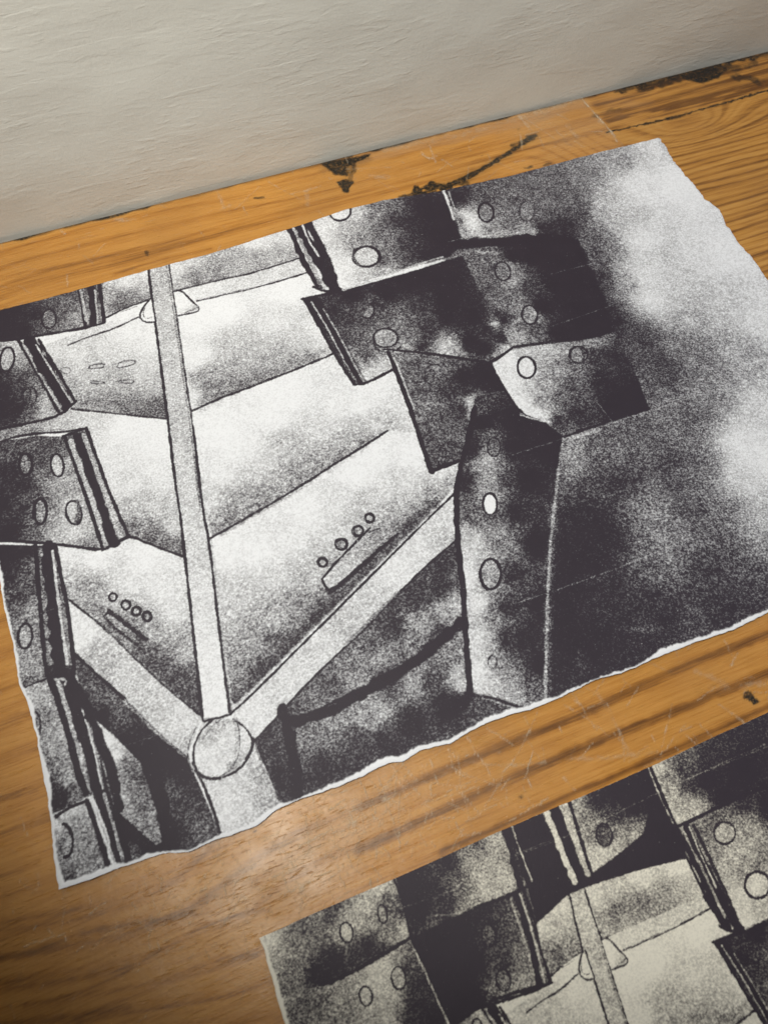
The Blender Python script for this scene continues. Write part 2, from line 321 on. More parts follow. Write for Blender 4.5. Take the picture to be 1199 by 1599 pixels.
    sh([(30,1080),(78,1062),(122,1056),(150,1140),(165,1232),(130,1250),(80,1275),(50,1280)],
       [(55,1090,.35),(60,1120,.6),(75,1085,.4),(80,1150,.5),(60,1160,.6),(100,1190,.5),(105,1215,.5),(85,1225,.85),(120,1245,.6),(90,1250,.98),(75,1200,.7),(95,1150,.4),(110,1175,.4),(100,1245,.97)], 1)
    ri(58, 1135, 8, 22, 2.5, .95)
    st([(80,1060),(97,1105),(110,1150),(122,1200),(136,1240)], 9, 1, 1.5); st([(93,1066),(112,1130),(130,1190),(142,1232)], 4, .35, 1.2, .85)
    st([(105,1062),(122,1110),(140,1170),(155,1235)], 15, 1, 1.5); st([(98,1062),(106,1062),(104,1070)], 4, .2, 1.5, .8)
    st([(130,1105),(142,1145),(153,1190),(162,1232)], 2.3, .12, .8, .95); st([(112,1058),(130,1090),(148,1130),(166,1175),(178,1215),(186,1262)], 13, 1, 2)
    sh([(75,1275),(135,1252),(142,1262),(178,1355),(190,1370),(90,1410)],
       [(100,1285,.3),(120,1265,.2),(115,1300,.5),(120,1330,.45),(140,1310,.5),(150,1350,.5),(115,1372,.8),(95,1320,.6),(130,1355,.5),(160,1345,.6),(125,1285,.5)], 1)
    st([(137,1250),(135,1252),(110,1262),(86,1278)], 4, 1, 1)
    st([(138,1252),(152,1290),(165,1330),(178,1370)], 8, 1, 1.4); st([(150,1262),(165,1300),(182,1345)], 3.5, .3, 1, .9); st([(160,1248),(172,1285),(188,1325),(197,1360)], 16, 1, 1.8)
    st([(165,1240),(176,1280),(196,1345)], 5, .4, 1.4, .9); st([(180,1262),(192,1300),(205,1350)], 9, 1, 2)
    ri(103, 1313, 13, 26, 3.2, 1, inner=.5, ang=-.1, a0=-90, a1=100); bl(112, 1378, 22, 6, 1, .8)
    # ------- right blades
    sh([(450,250),(680,200),(1000,150),(1000,190),(700,300),(722,385),(700,405),(640,420),(600,432),(560,445),(524,457),(500,450),(475,400),(450,368)],
       [(505,365,.2),(520,385,.3),(540,368,.5),(565,378,.6),(545,415,.15),(530,440,.08),(560,430,.25),(590,350,.72),(620,345,.9),(660,330,1),(690,340,1),(640,380,.85),(600,410,.72),
        (660,390,.9),(700,370,1),(583,345,.6),(560,335,.3),(512,358,.15),(600,375,.65),(550,350,.4),(600,425,.4),(640,350,.95),(680,370,1),(620,335,.75),(590,322,.65),(570,400,.4),(515,410,.12),(640,410,.8),(560,300,.5),(700,250,.9)], 1.2)
    st([(435,320),(453,360),(470,400),(485,430),(500,452)], 7, 1, 1); st([(462,362),(480,400),(500,445)], 5, .5, 1.4, .8)
    st([(450,320),(467,352),(484,385),(500,412),(515,438),(524,455)], 14, 1, 1.5); st([(472,352),(482,378),(498,402)], 2.4, .15, .8, .95)
    st([(465,318),(482,352),(500,385),(515,420),(527,455)], 9, .96, 1.4); st([(490,450),(505,457),(526,456)], 4, 1, 1)
    bl(505, 450, 6, 5, .4, .7)
    ri(531, 333, 17, 14, 2.6, .97, inner=.15); ri(572, 403, 21, 16, 3.2, .97, inner=.28); st([(553,392),(551,405),(560,416)], 3, .8, 1)
    # upper right face
    sh([(690,298),(830,262),(880,250),(900,330),(870,372),(800,376),(745,382),(722,378)],
       [(705,320,.85),(715,310,.97),(712,350,.9),(735,352,.1),(728,338,.15),(742,368,.3),(775,373,.5),(760,315,.8),(725,315,.92),(785,350,.7),(800,310,.72),(830,335,.7),(860,300,.72),(850,360,.9),(825,368,.4),(735,325,.55),(770,340,.6),(760,360,.55),(720,365,.6)], 2, sm=7)
    st([(692,300),(700,322),(708,345)], 3.2, .12, 1, .9); st([(700,302),(710,330)], 1.4, .3, 1, .8); st([(704,325),(715,350),(722,372)], 2, .35, 1, .6)
    ri(758, 334, 12, 15, 2.6, .97, inner=.6, ang=-.2); ri(822, 332, 12, 16, 2, .8, inner=.6)
    # big dark square at right
    sh([(722,402),(745,392),(800,382),(895,378),(925,440),(952,512),(925,530),(860,536),(800,545),(770,490),(745,450)],
       [(755,412,.7),(770,430,.72),(792,418,.5),(762,450,.75),(800,440,.5),(790,465,.65),(808,480,.55),(825,500,.5),(785,500,.92),(835,520,.75),(828,450,.85),(860,420,1),(880,450,1),
        (900,490,1),(920,510,1),(850,400,1),(870,520,1),(812,528,.45),(800,405,1),(845,480,1),(830,400,1),(800,512,.6),(935,500,1),(790,535,.5)], 1.6, sm=6)
    ri(784, 426, 12, 15, 2.2, .92, inner=.6, ang=-.3); ri(826, 494, 12, 15, 2.4, .95, inner=.5, ang=-.25); bl(812, 527, 9, 4, .5, .4)
    st([(600,432),(640,422),(700,400),(722,400)], 16, 1, 3, .0)
    st([(690,382),(740,384),(800,378),(870,374),(895,382)], 15, 1, 2.5); bl(680, 396, 34, 13, 1, .9, -.2); st([(745,395),(775,398)], 4, .4, 2, .5)
    st([(895,378),(925,440),(952,514)], 10, 1, 5, .9); bl(880, 355, 22, 22, .95, .7); bl(930, 400, 14, 40, .8, .4, -.4)
    # second right blade
    sh([(473,468),(500,463),(540,455),(600,438),(650,424),(700,408),(722,402),(745,450),(770,490),(797,545),(765,568),(720,562),(660,552),(600,548),(612,580),(575,602),(552,603),(520,550)],
       [(520,485,.93),(550,462,1),(560,500,.78),(600,500,.72),(540,530,.8),(570,555,.72),(572,588,.25),(592,585,.2),(604,575,.3),(600,545,.6),(650,480,.88),(630,500,.68),(680,430,1),(700,470,1),
        (740,500,1),(660,545,.97),(640,535,.6),(630,545,.55),(690,547,.25),(675,548,.6),(705,541,.4),(730,535,1),(770,510,.6),(760,515,.97),(760,548,1),(788,548,.3),(780,558,.4),(600,460,1),(640,440,1),
        (590,520,.68),(620,520,.6),(670,520,.85),(510,470,.85),(590,475,.85),(660,500,.8),(545,500,.85),(560,570,.5),(785,530,.9),(700,500,.97),(575,480,.75)], 1.2, sm=7)
    sh([(473,468),(497,464),(575,602),(552,603)], [(485,480,.95),(520,550,.85),(560,600,.7)], 1)
    st([(474,468),(497,508),(520,550),(537,578),(554,602)], 4, 1, .8); st([(487,474),(510,512),(535,560),(556,594)], 2, .25, .8, .9)
    st([(492,468),(517,510),(543,562),(564,600)], 8, 1, 1); st([(505,484),(532,530),(560,585),(568,598)], 2.2, .35, .9, .85)
    st([(472,469),(500,463),(540,456),(562,450)], 3.4, 1, 1); st([(553,603),(572,601),(612,580)], 3.4, 1, .8)
    st([(536,455),(570,444),(610,430),(650,416),(690,404)], 3, .3, 1.3, .75)
    bl(772, 508, 7, 4, .15, .9); ri(602, 530, 19, 15, 2.6, .95, inner=.45, a0=0, a1=400); ri(605, 538, 22, 14, 2, .9, a0=20, a1=190); ri(573, 487, 11, 12, 2.2, .95, inner=.55, a0=-60, a1=130)
    # pointed pale blade
    sh([(765,568),(797,545),(860,535),(925,530),(955,520),(985,570),(1012,640),(950,660),(880,683),(850,662),(810,648),(788,610)],
       [(798,568,.07),(785,580,.15),(820,560,.3),(800,600,.12),(812,632,.1),(850,600,.5),(862,580,.45),(845,630,.55),(895,605,.75),(895,548,.5),(940,600,.95),(980,620,1),(900,650,.9),(930,560,.85),
        (1000,610,1),(830,648,.1),(845,655,.2),(870,660,.85),(850,550,.35),(880,570,.6),(960,560,.9),(990,580,.9),(880,630,.7),(960,640,1),(825,600,.3),(920,530,.6)], 1.4, sm=7)
    ri(821, 576, 14, 17, 2.8, .97, inner=.12, ang=-.15); ri(902, 556, 14, 13, 2.4, .92, inner=.55); st([(905,545),(912,556),(908,568)], 4, .9, 1.5, .8)
    st([(765,568),(782,558),(798,546)], 3.6, 1, .8); st([(800,545),(860,536),(925,529),(953,518)], 5, 1, 2, .9)
    st([(880,684),(920,670),(962,655),(1012,640)], 3.4, 1, 1.6, .9); st([(888,688),(935,672)], 4, .3, 2.5, .6)
    # triangular blade
    sh([(605,552),(660,552),(765,568),(788,612),(742,620),(735,665),(718,722),(673,739),(640,640)],
       [(632,580,.72),(655,600,.75),(680,650,.75),(690,700,.78),(645,610,.72),(700,615,.85),(722,590,1),(750,590,1),(712,680,.75),(672,720,.75),(690,575,.65),(735,628,.3),(737,640,.35),(760,600,1),
        (680,625,.65),(665,640,.6),(700,650,.8),(720,640,.95),(725,615,.9),(620,560,.6),(710,705,.8),(715,570,.8),(780,600,1)], 1.1, sm=7)
    st([(615,560),(630,600),(645,640)], 2.6, .15, 1, .7)
    st([(606,552),(622,592),(640,640),(656,690),(674,739)], 6, 1, 1); st([(672,738),(695,729),(720,720)], 4.5, 1, .9)
    ri(678, 588, 15, 17, 2, .9, a0=120, a1=300); st([(600,548),(660,553),(720,562),(765,569)], 3.2, 1, .8)
    # vertical dark blade
    sh([(740,622),(790,612),(812,648),(850,662),(879,683),(872,750),(861,850),(853,960),(850,1100),(830,1120),(735,1085),(727,1000),(722,920),(714,850),(711,775),(722,715),(735,665)],
       [(762,718,.4),(766,750,.45),(760,775,.45),(745,800,.65),(742,850,.25),(733,900,.12),(745,945,.15),(748,1000,.15),(745,1050,.1),(762,900,.5),(782,850,.65),(768,960,.6),(790,950,.9),
        (778,1050,.55),(788,1000,.9),(800,800,.97),(820,750,1),(835,850,1),(820,1000,.95),(830,1080,.75),(800,700,1),(755,660,1),(800,660,1),(850,700,1),(768,688,.7),(724,755,.95),(770,1078,.35),
        (735,700,.97),(760,1000,.35),(730,800,.75),(725,850,.3),(735,870,.2),(780,800,.7),(770,840,.5),(850,950,1),(845,1040,1),(800,900,.9),(750,640,.8),(800,1090,.45),(760,1065,.2),(785,750,.8)], 1.3, sm=7)
    st([(738,625),(736,660),(726,700)], 3, .4, 1.5, .6)
    st([(740,640),(730,690),(716,735),(711,780),(714,850),(722,920),(727,1000),(734,1084)], 7, 1, 1.2)
    st([(735,1085),(770,1092),(800,1103),(835,1115)], 5, 1, 2.5, .9)
    ri(764, 789, 11, 17, 2.8, .97, inner=.03, ang=-.05); bl(764, 790, 4, 10, 0, .9)
    ri(765, 898, 16, 24, 3.6, 1, inner=.45, ang=0); ri(770, 700, 10, 15, 2, .9, inner=.7); ri(768, 1035, 7, 10, 2, .8)
    st([(882,690),(873,745),(864,810),(858,870),(855,950),(853,1020),(851,1100)], 10, .65, 5, .5); st([(878,686),(869,750),(861,820),(855,900),(852,1000),(849,1095)], 3.5, .35, 1.6, .7)
    st([(765,569),(775,590),(790,615),(812,648),(850,662)], 3, 1, 1)
    st([(812,650),(835,657),(858,661)], 2.4, .12, 1.2, .8)

def draw_second(p):
    sh, st, ri, bl = p.shade, p.stroke, p.ring, p.blob
    # black plate
    sh([(785,1285),(900,1235),(1012,1180),(1055,1290),(1071,1340),(985,1362),(905,1388),(885,1397),(837,1442),(822,1385),(770,1300)], 1, 1.2)
    sh([(405,1464),(470,1425),(620,1360),(640,1465),(528,1529),(410,1565),(380,1500)],
       [(420,1472,.2),(450,1475,.55),(480,1450,.65),(520,1420,.85),(545,1432,.4),(570,1412,.35),(592,1390,.15),(600,1402,.75),(585,1440,.5),(632,1450,.3),(560,1482,.85),(520,1495,.97),(500,1520,.97),
        (575,1475,.97),(605,1462,.5),(455,1515,.6),(430,1500,.4),(470,1475,.6),(530,1460,.5),(450,1550,.65),(420,1545,.35),(560,1435,.4),(610,1430,.7),(625,1420,.85),(600,1478,.9)], 1.5)
    sh([(616,1360),(785,1280),(808,1345),(822,1385),(750,1418),(640,1466)],
       [(640,1380,1),(700,1345,.95),(735,1335,.5),(745,1320,.7),(770,1312,.35),(758,1345,.35),(785,1370,.35),(750,1362,.4),(720,1380,.7),(680,1400,.9),(660,1420,1),(700,1420,.9),(740,1410,.45),
        (700,1442,1),(760,1392,.3),(660,1390,.95),(790,1345,.5),(680,1440,.75),(720,1425,.6)], 1)
    sh([(380,1575),(412,1565),(528,1529),(640,1466),(665,1530),(700,1610),(720,1700),(380,1700)],
       [(470,1575,.7),(500,1560,.65),(540,1560,.5),(560,1532,.4),(592,1520,.2),(610,1550,.3),(600,1580,.35),(640,1500,.8),(650,1540,.9),(645,1580,.9),(672,1592,.95),(430,1585,.45),(520,1590,.55),
        (622,1490,.4),(420,1570,.35),(580,1560,.35),(550,1590,.45)], 1)
    sh([(640,1466),(720,1425),(815,1390),(835,1460),(855,1535),(765,1562),(700,1610)],
       [(660,1480,1),(700,1500,1),(740,1560,1),(700,1560,1),(762,1450,.88),(770,1480,.85),(800,1450,.75),(790,1500,.85),(805,1530,.5),(780,1545,.65),(750,1422,.95),(812,1490,.6),(740,1500,1),(720,1460,1)], 1.5)
    st([(642,1463),(590,1495),(528,1530),(500,1537)], 5, 1, 1); st([(643,1475),(662,1515),(682,1560),(700,1599)], 2.6, .3, .9, .9); st([(676,1430),(712,1428),(745,1415),(780,1400)], 3, .5, 2, .6)
    st([(616,1374),(632,1420),(641,1466)], 3, 1, 2, .8)
    st([(780,1275),(795,1320),(806,1360),(812,1384)], 10, 1, 1.5); st([(795,1280),(808,1320),(829,1375)], 2.2, .25, .8, .9); st([(802,1325),(815,1372)], 6, .9, 1.5); st([(740,1418),(790,1400),(822,1384)], 5, 1, 1.5)
    st([(796,1404),(812,1450),(828,1500),(836,1540)], 3, .4, 1, .9); st([(804,1398),(822,1450),(842,1538)], 9, 1, 1.2); st([(811,1396),(832,1460),(849,1532)], 2.6, .25, .8, .9); st([(817,1392),(838,1450),(858,1534)], 5, 1, 1)
    st([(765,1563),(800,1550),(830,1542),(860,1534)], 4, 1, 1)
    for q in [(541,1456,10,16,.3),(597,1427,7,15,.5),(571,1555,10,15,.35),(622,1527,11,18,.4),(762,1460,11,18,.8),(785,1530,11,17,.7)]:
        ri(q[0], q[1], q[2], q[3], 2.6, 1, inner=q[4], ang=-.15)
    # small pale blade
    sh([(872,1240),(1006,1190),(1014,1255),(1003,1301),(960,1337),(922,1364)],
       [(900,1262,.45),(930,1250,.95),(960,1240,1),(920,1290,.6),(945,1300,.75),(968,1300,.5),(940,1332,.25),(925,1352,.25),(988,1300,.5),(960,1272,.9),(985,1260,1),(1000,1240,1),(895,1250,.5),(905,1300,.4),(960,1325,.35)], 1.6)
    st([(840,1240),(858,1285),(878,1335),(895,1376)], 9, .15, 1.6); st([(850,1235),(870,1270),(888,1325),(907,1370)], 10, 1, 1.6)
    st([(864,1232),(880,1262),(898,1315),(916,1364)], 10, .3, 1.8); st([(876,1230),(888,1252),(902,1300),(922,1364)], 4.5, 1, .9)
    ri(942, 1304, 12, 18, 2.4, .95, inner=.75, ang=-.15)
    # pale panels under the plate
    sh([(906,1389),(985,1362),(1069,1341),(1096,1398),(940,1466),(912,1440)],
       [(925,1400,.15),(1000,1372,.12),(1055,1352,.1),(965,1420,.65),(1000,1410,.65),(940,1445,.4),(1060,1388,.35),(1040,1402,.5),(980,1442,.35),(1080,1395,.3),(930,1430,.45),(960,1395,.25)], 1)
    sh([(836,1443),(888,1398),(896,1440),(907,1484),(858,1522),(845,1485)],
       [(850,1448,.2),(878,1418,.15),(870,1490,.72),(893,1478,.5),(855,1500,.5),(890,1445,.3),(870,1455,.35)], 1)
    sh([(888,1398),(906,1390),(915,1390),(937,1465),(909,1485)], .28, 1); st([(888,1397),(897,1440),(909,1487)], 2.6, .97, .8); st([(912,1390),(924,1430),(938,1468)], 2.6, .95, .8)
    # upper right blades
    sh([(1008,1180),(1300,1040),(1300,1190),(1199,1238),(1110,1268),(1056,1291)],
       [(1020,1205,.3),(1035,1232,.45),(1050,1275,.2),(1046,1250,.35),(1080,1258,.45),(1070,1230,.85),(1060,1200,.8),(1120,1170,.88),(1100,1220,1),(1150,1200,1),(1199,1170,.95),(1130,1245,1),
        (1199,1130,.9),(1082,1278,.4),(1060,1262,.45),(1040,1215,.6),(1028,1200,.35)], 1.2)
    sh([(1056,1291),(1110,1268),(1199,1230),(1300,1180),(1300,1420),(1199,1430),(1160,1448),(1105,1370)],
       [(1090,1305,.6),(1110,1280,.65),(1160,1290,.5),(1199,1262,1),(1180,1310,.5),(1110,1340,.5),(1140,1340,.45),(1150,1400,.2),(1165,1440,.1),(1130,1380,.4),(1199,1340,.5),(1180,1350,.55),(1130,1265,.7),
        (1180,1420,.3),(1160,1255,.9),(1160,1320,.4)], 1.2)
    st([(1010,1198),(1028,1245),(1050,1288)], 2, .2, 1, .7)
    st([(1054,1291),(1085,1278),(1110,1265),(1150,1245),(1199,1226)], 4.5, 1, 1)
    st([(1052,1290),(1075,1335),(1100,1385),(1122,1430),(1136,1450)], 8, 1, 1.2); st([(1062,1293),(1086,1340),(1130,1432)], 3.5, .4, 1.2, .9)
    st([(1069,1292),(1094,1342),(1120,1392),(1148,1448)], 10, 1, 1.3); st([(1074,1292),(1092,1335),(1116,1386)], 2.2, .15, .8, .9)
    st([(1081,1290),(1100,1328),(1124,1380),(1154,1448)], 5, .95, 1.2)
    ri(1129, 1301, 17, 17, 2.6, .97, inner=.4); ri(1180, 1382, 20, 21, 3.2, .97, inner=.22)

# ------------------------------------------------------------------ material helper
def mat(name):
    m = bpy.data.materials.new(name); m.use_nodes = True
    nt = m.node_tree; nt.nodes.clear()
    return m, nt
class N:
    def __init__(s, nt): s.nt = nt
    def n(s, t, **kw):
        o = s.nt.nodes.new(t)
        for k, v in kw.items():
            if k.startswith('_'): setattr(o, k[1:], v)
            else:
                inp = o.inputs[int(k[1:])] if k[0] == 'i' and k[1:].isdigit() else o.inputs[k.replace('__', ' ')]
                if isinstance(v, bpy.types.NodeSocket): s.nt.links.new(v, inp)
                else: inp.default_value = v
        return o
    def m(s, op, a, b=0.0, c=0.0, clamp=False):
        o = s.n('ShaderNodeMath', _operation=op, i0=a, i1=b, i2=c); o.use_clamp = clamp; return o.outputs[0]
    def mix(s, f, a, b):
        o = s.nt.nodes.new('ShaderNodeMix'); o.data_type = 'RGBA'
        for i, v in ((0, f), (6, a), (7, b)):
            if isinstance(v, bpy.types.NodeSocket): s.nt.links.new(v, o.inputs[i])
            else: o.inputs[i].default_value = v
        return o.outputs[2]
    def mapping(s, scale, rot=(0, 0, 0)):
        tc = s.n('ShaderNodeTexCoord'); mp = s.n('ShaderNodeMapping', Vector=tc.outputs['Object'])
        mp.inputs['Scale'].default_value = scale; mp.inputs['Rotation'].default_value = rot
        return mp.outputs[0]
    def noise(s, vec, scale, detail=3, rough=.5, dist=0.0):
        return s.n('ShaderNodeTexNoise', Vector=vec, Scale=scale, Detail=detail, Roughness=rough, Distortion=dist).outputs[0]
    def rng(s, v, a, b, c=0., d=1.):
        return s.n('ShaderNodeMapRange', Value=v, i1=a, i2=b, i3=c, i4=d).outputs[0]
    def attr(s, name):
        return s.n('ShaderNodeAttribute', _attribute_name=name).outputs['Fac']

def paper_material(name, grain, paper_col):
    m, nt = mat(name); g = N(nt)
    v = g.mapping((1, 1, 1))
    v2 = g.mapping((1, 1.25, 1), (0, 0, .5))
    ink = g.attr('ink')
    n1 = g.noise(v, grain, 2.5, .6, .3); n2 = g.noise(v2, grain*.42, 2, .5, .6)
    t = g.m('ADD', g.m('MULTIPLY', n1, .72), g.m('MULTIPLY', n2, .28))
    t = g.rng(t, .33, .67)
    amp = g.m('MULTIPLY_ADD', g.m('MULTIPLY', ink, g.m('SUBTRACT', 1.09, ink)), 2.55, .12)
    k = g.m('MULTIPLY_ADD', g.m('SUBTRACT', .5, t), amp, g.m('MULTIPLY', ink, 1.13), clamp=True)
    spk = g.rng(g.noise(v2, grain*.8, 1), .74, .80, 0., .35)        # pinholes in the solid black
    k = g.m('MULTIPLY', k, g.m('SUBTRACT', 1.0, spk))
    k = g.m('SUBTRACT', 1.0, g.m('POWER', g.m('SUBTRACT', 1.0, k, clamp=True), 1.75))
    k = g.m('MULTIPLY', k, g.attr('printed'))
    inkc = g.mix(g.noise(v, 60, 3), (.024, .018, .027, 1), (.031, .023, .034, 1))
    pc = g.mix(g.noise(v, 25, 3), paper_col, tuple(c*.96 for c in paper_col[:3])+(1,))
    col = g.mix(k, pc, inkc)
    b1 = g.noise(v, 420, 4, .6)
    bump = g.n('ShaderNodeBump', Strength=.35, Distance=.0004, Height=b1)
    bs = g.n('ShaderNodeBsdfPrincipled', **{'Base__Color': col, 'Roughness': g.rng(k, 0, 1, .8, .6), 'Normal': bump.outputs[0]})
    bs.inputs['Specular IOR Level'].default_value = .30
    o = g.n('ShaderNodeOutputMaterial', Surface=bs.outputs[0])
    return m

def grid_mesh(name, X, Y, Z, attrs, mt, thick=0.0, mask_quads=None):
    """X,Y,Z: 2-D arrays in cm. A sheet with a closed rim and an underside."""
    ny, nx = X.shape
    co = np.stack([X, Y, Z], -1).reshape(-1, 3)*CM
    idx = np.arange(nx*ny).reshape(ny, nx)
    q = np.stack([idx[:-1, :-1], idx[:-1, 1:], idx[1:, 1:], idx[1:, :-1]], -1).reshape(-1, 4)
    loops = q.reshape(-1); starts = np.arange(len(q))*4; tot = np.full(len(q), 4)
    if thick > 0:
        ring = np.concatenate([idx[0, :], idx[1:, -1], idx[-1, -2::-1], idx[-2:0:-1, 0]])
        low = co[ring].copy(); low[:, 2] -= thick*CM
        base = len(co); nr = len(ring)
        rows = np.unique(np.append(np.arange(0, ny, 6), ny-1)); cols = np.unique(np.append(np.arange(0, nx, 6), nx-1))
        sub = idx[np.ix_(rows, cols)]; und = co[sub.ravel()].copy(); und[:, 2] -= thick*CM
        ub = base+nr; ui = ub+np.arange(und.shape[0]).reshape(sub.shape)
        co = np.vstack([co, low, und])
        j = np.arange(nr); j2 = (j+1) % nr
        side = np.stack([ring[j], base+j, base+j2, ring[j2]], -1)
        uq = np.stack([ui[:-1, :-1], ui[1:, :-1], ui[1:, 1:], ui[:-1, 1:]], -1).reshape(-1, 4)
        allq = np.vstack([q, side, uq])
        loops = allq.reshape(-1); starts = np.arange(len(allq))*4
        attrs = {k: np.concatenate([v.reshape(-1), np.zeros(nr+len(und))]) for k, v in attrs.items()}
    me = bpy.data.meshes.new(name)
    me.vertices.add(len(co)); me.vertices.foreach_set('co', co.astype(np.float32).ravel())
    me.loops.add(len(loops)); me.loops.foreach_set('vertex_index', loops.astype(np.int32))
    me.polygons.add(len(starts)); me.polygons.foreach_set('loop_start', starts.astype(np.int32))
    me.polygons.foreach_set('use_smooth', np.ones(len(starts), bool))
    for k, v in attrs.items():
        a = me.attributes.new(k, 'FLOAT', 'POINT'); a.data.foreach_set('value', v.reshape(-1).astype(np.float32))
    me.update(calc_edges=True)
    me.materials.append(mt)
    o = bpy.data.objects.new(name, me); COL.objects.link(o)
    return o
def tag(o, label=None, cat=None, group=None, kind=None):
    if label: o['label'] = label
    if cat: o['category'] = cat
    if group: o['group'] = group
    if kind: o['kind'] = kind
    return o

# ------------------------------------------------------------------ wall
def make_wall():
    m, nt = mat('painted_plaster'); g = N(nt)
    v = g.mapping((1, 1, 1))
    vs = g.mapping((.14, 1, 1), (0, math.radians(-1.5), 0))
    vm = g.mapping((.30, 1, 1), (0, math.radians(3), 0))
    streak = g.noise(vs, 330, 4, .6, .1)
    ridge = g.rng(g.noise(vs, 95, 2, .5, .6), .56, .63)
    lump = g.rng(g.noise(vm, 260, 2, .5, .25), .54, .74)
    pits = g.rng(g.noise(vm, 70, 3, .6, .6), .60, .68)
    fine = g.noise(v, 480, 3, .6)
    soft = g.noise(v, 30, 3, .5)
    mask = g.rng(g.noise(v, 14, 3), .4, .6, .25, 1)
    h = g.m('MULTIPLY', g.m('ADD', g.m('MULTIPLY', streak, .7), g.m('MULTIPLY', lump, .42)), mask)
    h = g.m('ADD', h, g.m('MULTIPLY', g.m('SUBTRACT', ridge, pits), .22))
    h = g.m('ADD', h, g.m('MULTIPLY', fine, .30))
    h = g.m('ADD', h, g.m('MULTIPLY', soft, .8))
    bump = g.n('ShaderNodeBump', Strength=.5, Distance=.0008, Height=h)
    col = g.mix(g.noise(v, 9, 3), (.60, .595, .55, 1), (.66, .655, .61, 1))
    bs = g.n('ShaderNodeBsdfPrincipled', **{'Base__Color': col, 'Roughness': .55, 'Normal': bump.outputs[0]})
    bs.inputs['Specular IOR Level'].default_value = .35
    g.n('ShaderNodeOutputMaterial', Surface=bs.outputs[0])
    nx, nz = 420, 220
    x = np.linspace(-70, 170, nx); z = np.linspace(-6, 150, nz)
    Xg, Zg = np.meshgrid(x, z)
    Yg = 0.33+(fbm(Xg/7, Zg/4, 61, 3)-.5)*.25
    o = grid_mesh('wall', Xg, Yg, Zg, {}, m)
    # give the wall a back so that it is a solid slab
    me = o.data
    import bmesh
    bm = bmesh.new(); bm.from_mesh(me)
    ed = [e for e in bm.edges if e.is_boundary]
    r = bmesh.ops.extrude_edge_only(bm, edges=ed)
    vs_ = [e for e in r['geom'] if isinstance(e, bmesh.types.BMVert)]
    for q in vs_: q.co.y = .10
    bm.normal_update(); bm.to_mesh(me); bm.free()
    tag(o, 'off-white painted wall with streaky brush texture rising behind the wooden table', 'wall')
make_wall()

